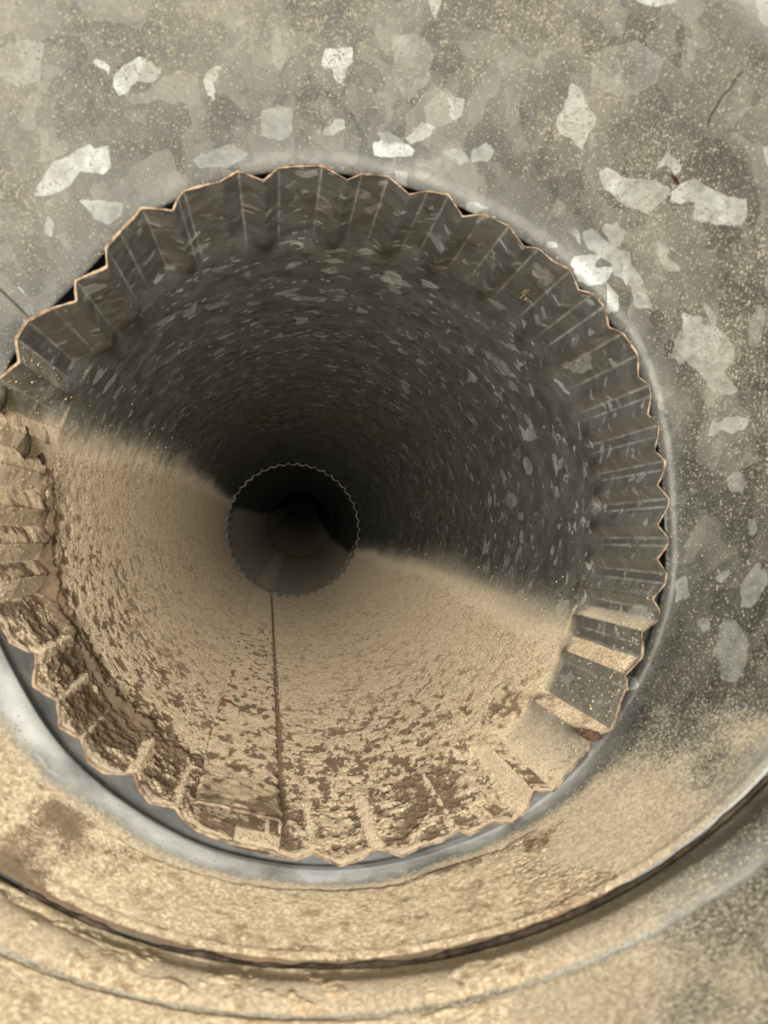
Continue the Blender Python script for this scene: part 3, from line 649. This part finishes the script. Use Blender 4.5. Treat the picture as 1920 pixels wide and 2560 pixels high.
# dust on the funnel's floor and on the bead
def floor_sheet(name, label, ctrl_, t0, t1, nt, th0, th1, nu, hfun, mat):
    P, rad, th, t, d = loft(ctrl_, 1400, nu * 3)
    a0, a1 = int(th0 / (2 * math.pi) * nu * 3), int(th1 / (2 * math.pi) * nu * 3)
    r0, r1 = np.searchsorted(t[0], t0), np.searchsorted(t[0], t1)
    st = max(1, (r1 - r0) // nt)
    P = P[a0:a1, r0:r1:st]; rad = rad[a0:a1, r0:r1:st]; t = t[a0:a1, r0:r1:st]
    P = P + rad * (0.0006 * fbm(P, 22, 3, 61))[..., None] if name == 'funnel' else P
    h, cl = hfun(P, rad, t, d)
    o = grid('dust_layer', P + rad * h[..., None], mat, None, dict(clump=cl))  # clump also carries the groove shade painted at lip and bead
    o['label'] = label; o['category'] = 'dust'; o['kind'] = 'stuff'
    return o
def h_funnel(P, rad, t, d):
    c = np.einsum('ijk,k->ij', -rad, DOWN); n1 = fbm(P, 260, 5, 81, 0.6); n2 = fbm(P, 80, 4, 82); n3 = fbm(P, 700, 2, 83)
    on = sstep(d[3] + 0.009, d[3] + 0.021, t + 0.0045 * n2) * sstep(0.42, 0.80, c + 0.10 * n2)
    h = -0.0012 + 0.0019 * on + (0.00022 * n1 + 0.00008 * n3) * on
    w2 = rng.uniform(-1, 1, h.shape); h = h + 0.00002 * w2 + 0.0002 * w2 * (on > 0.02) * (on < 0.85)
    return h, np.clip(1.3 * sstep(d[-3] - 0.0009, d[-3] + 0.0003, t + 0.0005 * n1) + on * (sstep(0.05, 0.50, n2 + 0.15 * w2) * 0.75 + sstep(0.12, 0.5, -n1 + 0.2 * w2) * 0.55), 0, 1)  # lip edge darkened to paint in the groove's shade and dirt
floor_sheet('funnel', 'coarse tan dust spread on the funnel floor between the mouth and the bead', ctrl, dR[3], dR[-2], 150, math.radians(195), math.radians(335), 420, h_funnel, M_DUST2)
def h_bead(P, rad, t, d):
    c = np.einsum('ijk,k->ij', -rad, DOWN); n1 = fbm(P, 280, 5, 91, 0.6); n2 = fbm(P, 90, 4, 92); n3 = fbm(P, 800, 2, 93)
    on = sstep(0.52, 0.95, c + 0.15 * n2)
    pale_zinc = np.exp(-((t - d[7] - 0.0003) / 0.0009) ** 2) * sstep(-0.15, 0.35, n2 + 0.1 * n1)
    bd = sstep(d[2], d[3], t) * sstep(d[8] + 0.001, d[7], t)
    on = on * (1 - 0.75 * bd * sstep(0.35, -0.15, n2 + 0.3 * n1))
    h = -0.0010 + 0.0014 * on + 0.0002 * n1 * on + 0.00008 * n3 - 0.0014 * pale_zinc - 0.0015 * sstep(d[1] + 0.0015, d[1], t)
    return h, np.clip(0.55 * sstep(0.2, 0.6, n2) + 0.3 * sstep(0.2, 0.6, -n1) + 1.2 * sstep(d[2] - 0.0002, d[2] - 0.0016, t), 0, 1)  # start of the bead darkened likewise, groove shade and dirt in colour
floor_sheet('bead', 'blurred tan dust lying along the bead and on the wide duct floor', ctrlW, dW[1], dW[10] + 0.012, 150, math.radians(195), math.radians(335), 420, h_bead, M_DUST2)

# ------------------------------------------------------------------ loose grains and small litter
def ico():
    t = (1 + 5 ** .5) / 2
    v = np.array([(-1,t,0),(1,t,0),(-1,-t,0),(1,-t,0),(0,-1,t),(0,1,t),(0,-1,-t),(0,1,-t),(t,0,-1),(t,0,1),(-t,0,-1),(-t,0,1)], float)
    f = np.array([(0,11,5),(0,5,1),(0,1,7),(0,7,10),(0,10,11),(1,5,9),(5,11,4),(11,10,2),(10,7,6),(7,1,8),(3,9,4),(3,4,2),(3,2,6),(3,6,8),(3,8,9),(4,9,5),(2,4,11),(6,2,10),(8,6,7),(9,8,1)])
    return v / np.linalg.norm(v[0]), f
IV, IF = ico()
def grains(name, label, pts, nrm, sizes, mat):
    n = len(pts); V = IV[None] * sizes[:, None, None] * rng.uniform(0.55, 1.25, (n, 12, 1)) * rng.uniform(0.6, 1.2, (n, 1, 3))
    V = V + pts[:, None, :] + nrm[:, None, :] * (sizes * 0.3)[:, None, None]
    Fc = (IF[None] + 12 * np.arange(n)[:, None, None]).reshape(-1, 3)
    o = mesh_obj(name, V.reshape(-1, 3), Fc, mat, None, dict(clump=np.repeat(rng.uniform(0, 0.45, n), 12)))
    o['label'] = label; o['category'] = 'dust'; o['kind'] = 'stuff'
n = 14000
tt = TD + rng.normal(0, 0.85, n); ss = 0.002 + 0.42 * rng.random(n) ** 1.8
cc = cov_c(tt, E1, E2); keep = rng.random(n) < sstep(-0.35, 0.25, cc); tt, ss = tt[keep], ss[keep]
pts = pipe_pt(C0, D1, E1, E2, tt, ss, crimp_r(tt, ss, _rf1)); nr = -(np.cos(tt)[:, None] * E1 + np.sin(tt)[:, None] * E2)
grains('dust_grains', 'loose fine grains scattered along the upper edges of the dust in the pipe', pts, nr, rng.uniform(0.00012, 0.00030, len(tt)) * (1 + 0.6 * (ss > 0.15)), M_DUST)

def lump(name, label, cat, P, N, size, mat, flat=0.6, seed=0, group=None, stretch=(1, 1, 1)):
    nu, nv = 28, 18
    a = np.linspace(0, 2 * math.pi, nu + 1)[:, None]; b = np.linspace(0, math.pi, nv)[None, :]
    d = np.stack([np.cos(a) * np.sin(b), np.sin(a) * np.sin(b), np.ones_like(a) * np.cos(b)], -1)
    r = size * (1 + 0.45 * fbm(d + seed * 3.1, 2.2, 3, seed + 7))
    x = unit(np.cross(N, (0.3, 1, 0.2))); y = np.cross(N, x)
    L = d * r[..., None] * np.array(stretch)
    V = np.asarray(P) + L[..., :1] * x + L[..., 1:2] * y + (L[..., 2:] * flat) * N
    o = grid(name, V, mat, None); tag(o, label, cat, group); return o
def at_pipe(u, v, lift=0.0):
    t, s = pipe_theta(u, v, C0, D1, E1, E2, RP - lift)
    N = -(math.cos(t) * E1 + math.sin(t) * E2)
    return C0 + D1 * s - N * (RP - lift), N
for i, (u, v, sz, lb) in enumerate([(568, 1468, .0013, 'small pale crumb left of the seam, nearer the far ring'), (555, 1479, .0011, 'small pinkish crumb left of the seam, beside a paler crumb')]):
    P, N = at_pipe(u, v, 0.001); lump('crumb', lb, 'crumb', P, N, sz, M_PEB, 0.8, i, 'crumbs in the dust')
P, N = at_pipe(572, 1757, 0.0012); lump('rust_flake', 'reddish brown rust flake lying on the dusty seam strip', 'rust flake', P, N, .0021, plain_material('red_rust', (.30, .13, .05), (.18, .07, .03), 800), 0.35, 5, stretch=(1.5, .7, 1))
P = px(1477, 1838, 0.168); lump('rust_crust', 'brown crusty rust lump clinging to the lower right of the wavy rim', 'rust', P, unit(-P), .0013, M_RUST, 0.6, 8, stretch=(1.5, .9, 1))
for i, (u, v, sz, lb) in enumerate([(22, 1015, .0030, 'dark dirt clump at the left edge, uppermost of three'), (70, 1110, .0026, 'dark dirt clump at the left edge, middle of three'), (120, 1160, .0018, 'small dark dirt clump nearest the dust bed on the left')]):
    t_, s__ = pipe_theta(u, v, C0, D1, E1, E2, RP - 0.002); N = -(math.cos(t_) * E1 + math.sin(t_) * E2)
    P = C0 + D1 * s__ - N * float(crimp_r(np.array(t_), np.array(s__), _rf1)); lump('dirt_clump', lb, 'dirt', P, N, sz, M_DIRT_SHADE, 0.55, 20 + i, 'dirt clumps on the left crimps', (1.4, .8, 1))
def tube(name, pts, rad, mat, label, cat, group=None):
    pts = np.asarray(pts, float); n = len(pts); tg = np.gradient(pts, axis=0); tg /= np.linalg.norm(tg, axis=1)[:, None]
    x = np.cross(tg, (0.2, 0.1, 1)); x /= np.linalg.norm(x, axis=1)[:, None]; y = np.cross(tg, x); ph = np.linspace(0, 2 * math.pi, 7)
    rr_ = rad * np.sin(np.linspace(0.25, math.pi - 0.25, n)) ** 0.4
    V = pts[:, None] + rr_[:, None, None] * (np.cos(ph)[None, :, None] * x[:, None] + np.sin(ph)[None, :, None] * y[:, None])
    o = grid(name, V, mat, None); tag(o, label, cat, group); return o
for i, (a, b, lb) in enumerate([((1300, 746), (1325, 722), 'upper straw bit stuck between crimps at the upper right'), ((1306, 734), (1328, 704), 'bent straw bit beside the grey crystal between upper right crimps'), ((1312, 750), (1322, 742), 'lowest tiny straw bit stuck between crimps at the upper right')]):
    Pa, _ = at_pipe(*a, 0.0012); Pb, _ = at_pipe(*b, 0.0012); m = (Pa + Pb) / 2 + np.array([0.0004, 0, 0.0003])
    tube('straw_bit', [Pa, (Pa + m) / 2, m, (Pb + m) / 2, Pb], 0.00035, M_STRAW, lb, 'straw', 'straw bits on the crimps')
# a point on the funnel under a photo pixel
uR, vR = proj(PR)
def on_cone(u, v, lift=0.0006):
    k = np.argmin(((uR - u) ** 2 + (vR - v) ** 2) + 1e9 * (TR < dR[3])); k = np.unravel_index(k, uR.shape)
    return PR[k] + RAD[k] * lift
tube('fibre', [on_cone(u, v) for u, v in ((1775, 306), (1786, 288), (1800, 262), (1815, 235), (1832, 212), (1848, 186), (1868, 172))], 0.00022, M_FIBRE, 'thin dark fibre stuck on the metal at the upper right', 'fibre')

cr = [on_cone(u, v, 0.0001) for u, v in ((-90, 655), (-40, 690), (0, 722), (40, 762), (72, 796))]
tube('seam_line', cr, 0.0003, M_FIBRE, 'x', 'x')
_o = bpy.data.objects['seam_line']; _o.parent = red
for _k in ('label', 'category'): del _o[_k]

k_ = np.unravel_index(np.argmin((uR - 1683) ** 2 + (vR - 449) ** 2), uR.shape)
lump('rust_spot', 'small brown rust spot beside the large pale zinc crystals at the upper right', 'rust', PR[k_], RAD[k_], 0.0013, M_RUST, 0.12, 33)
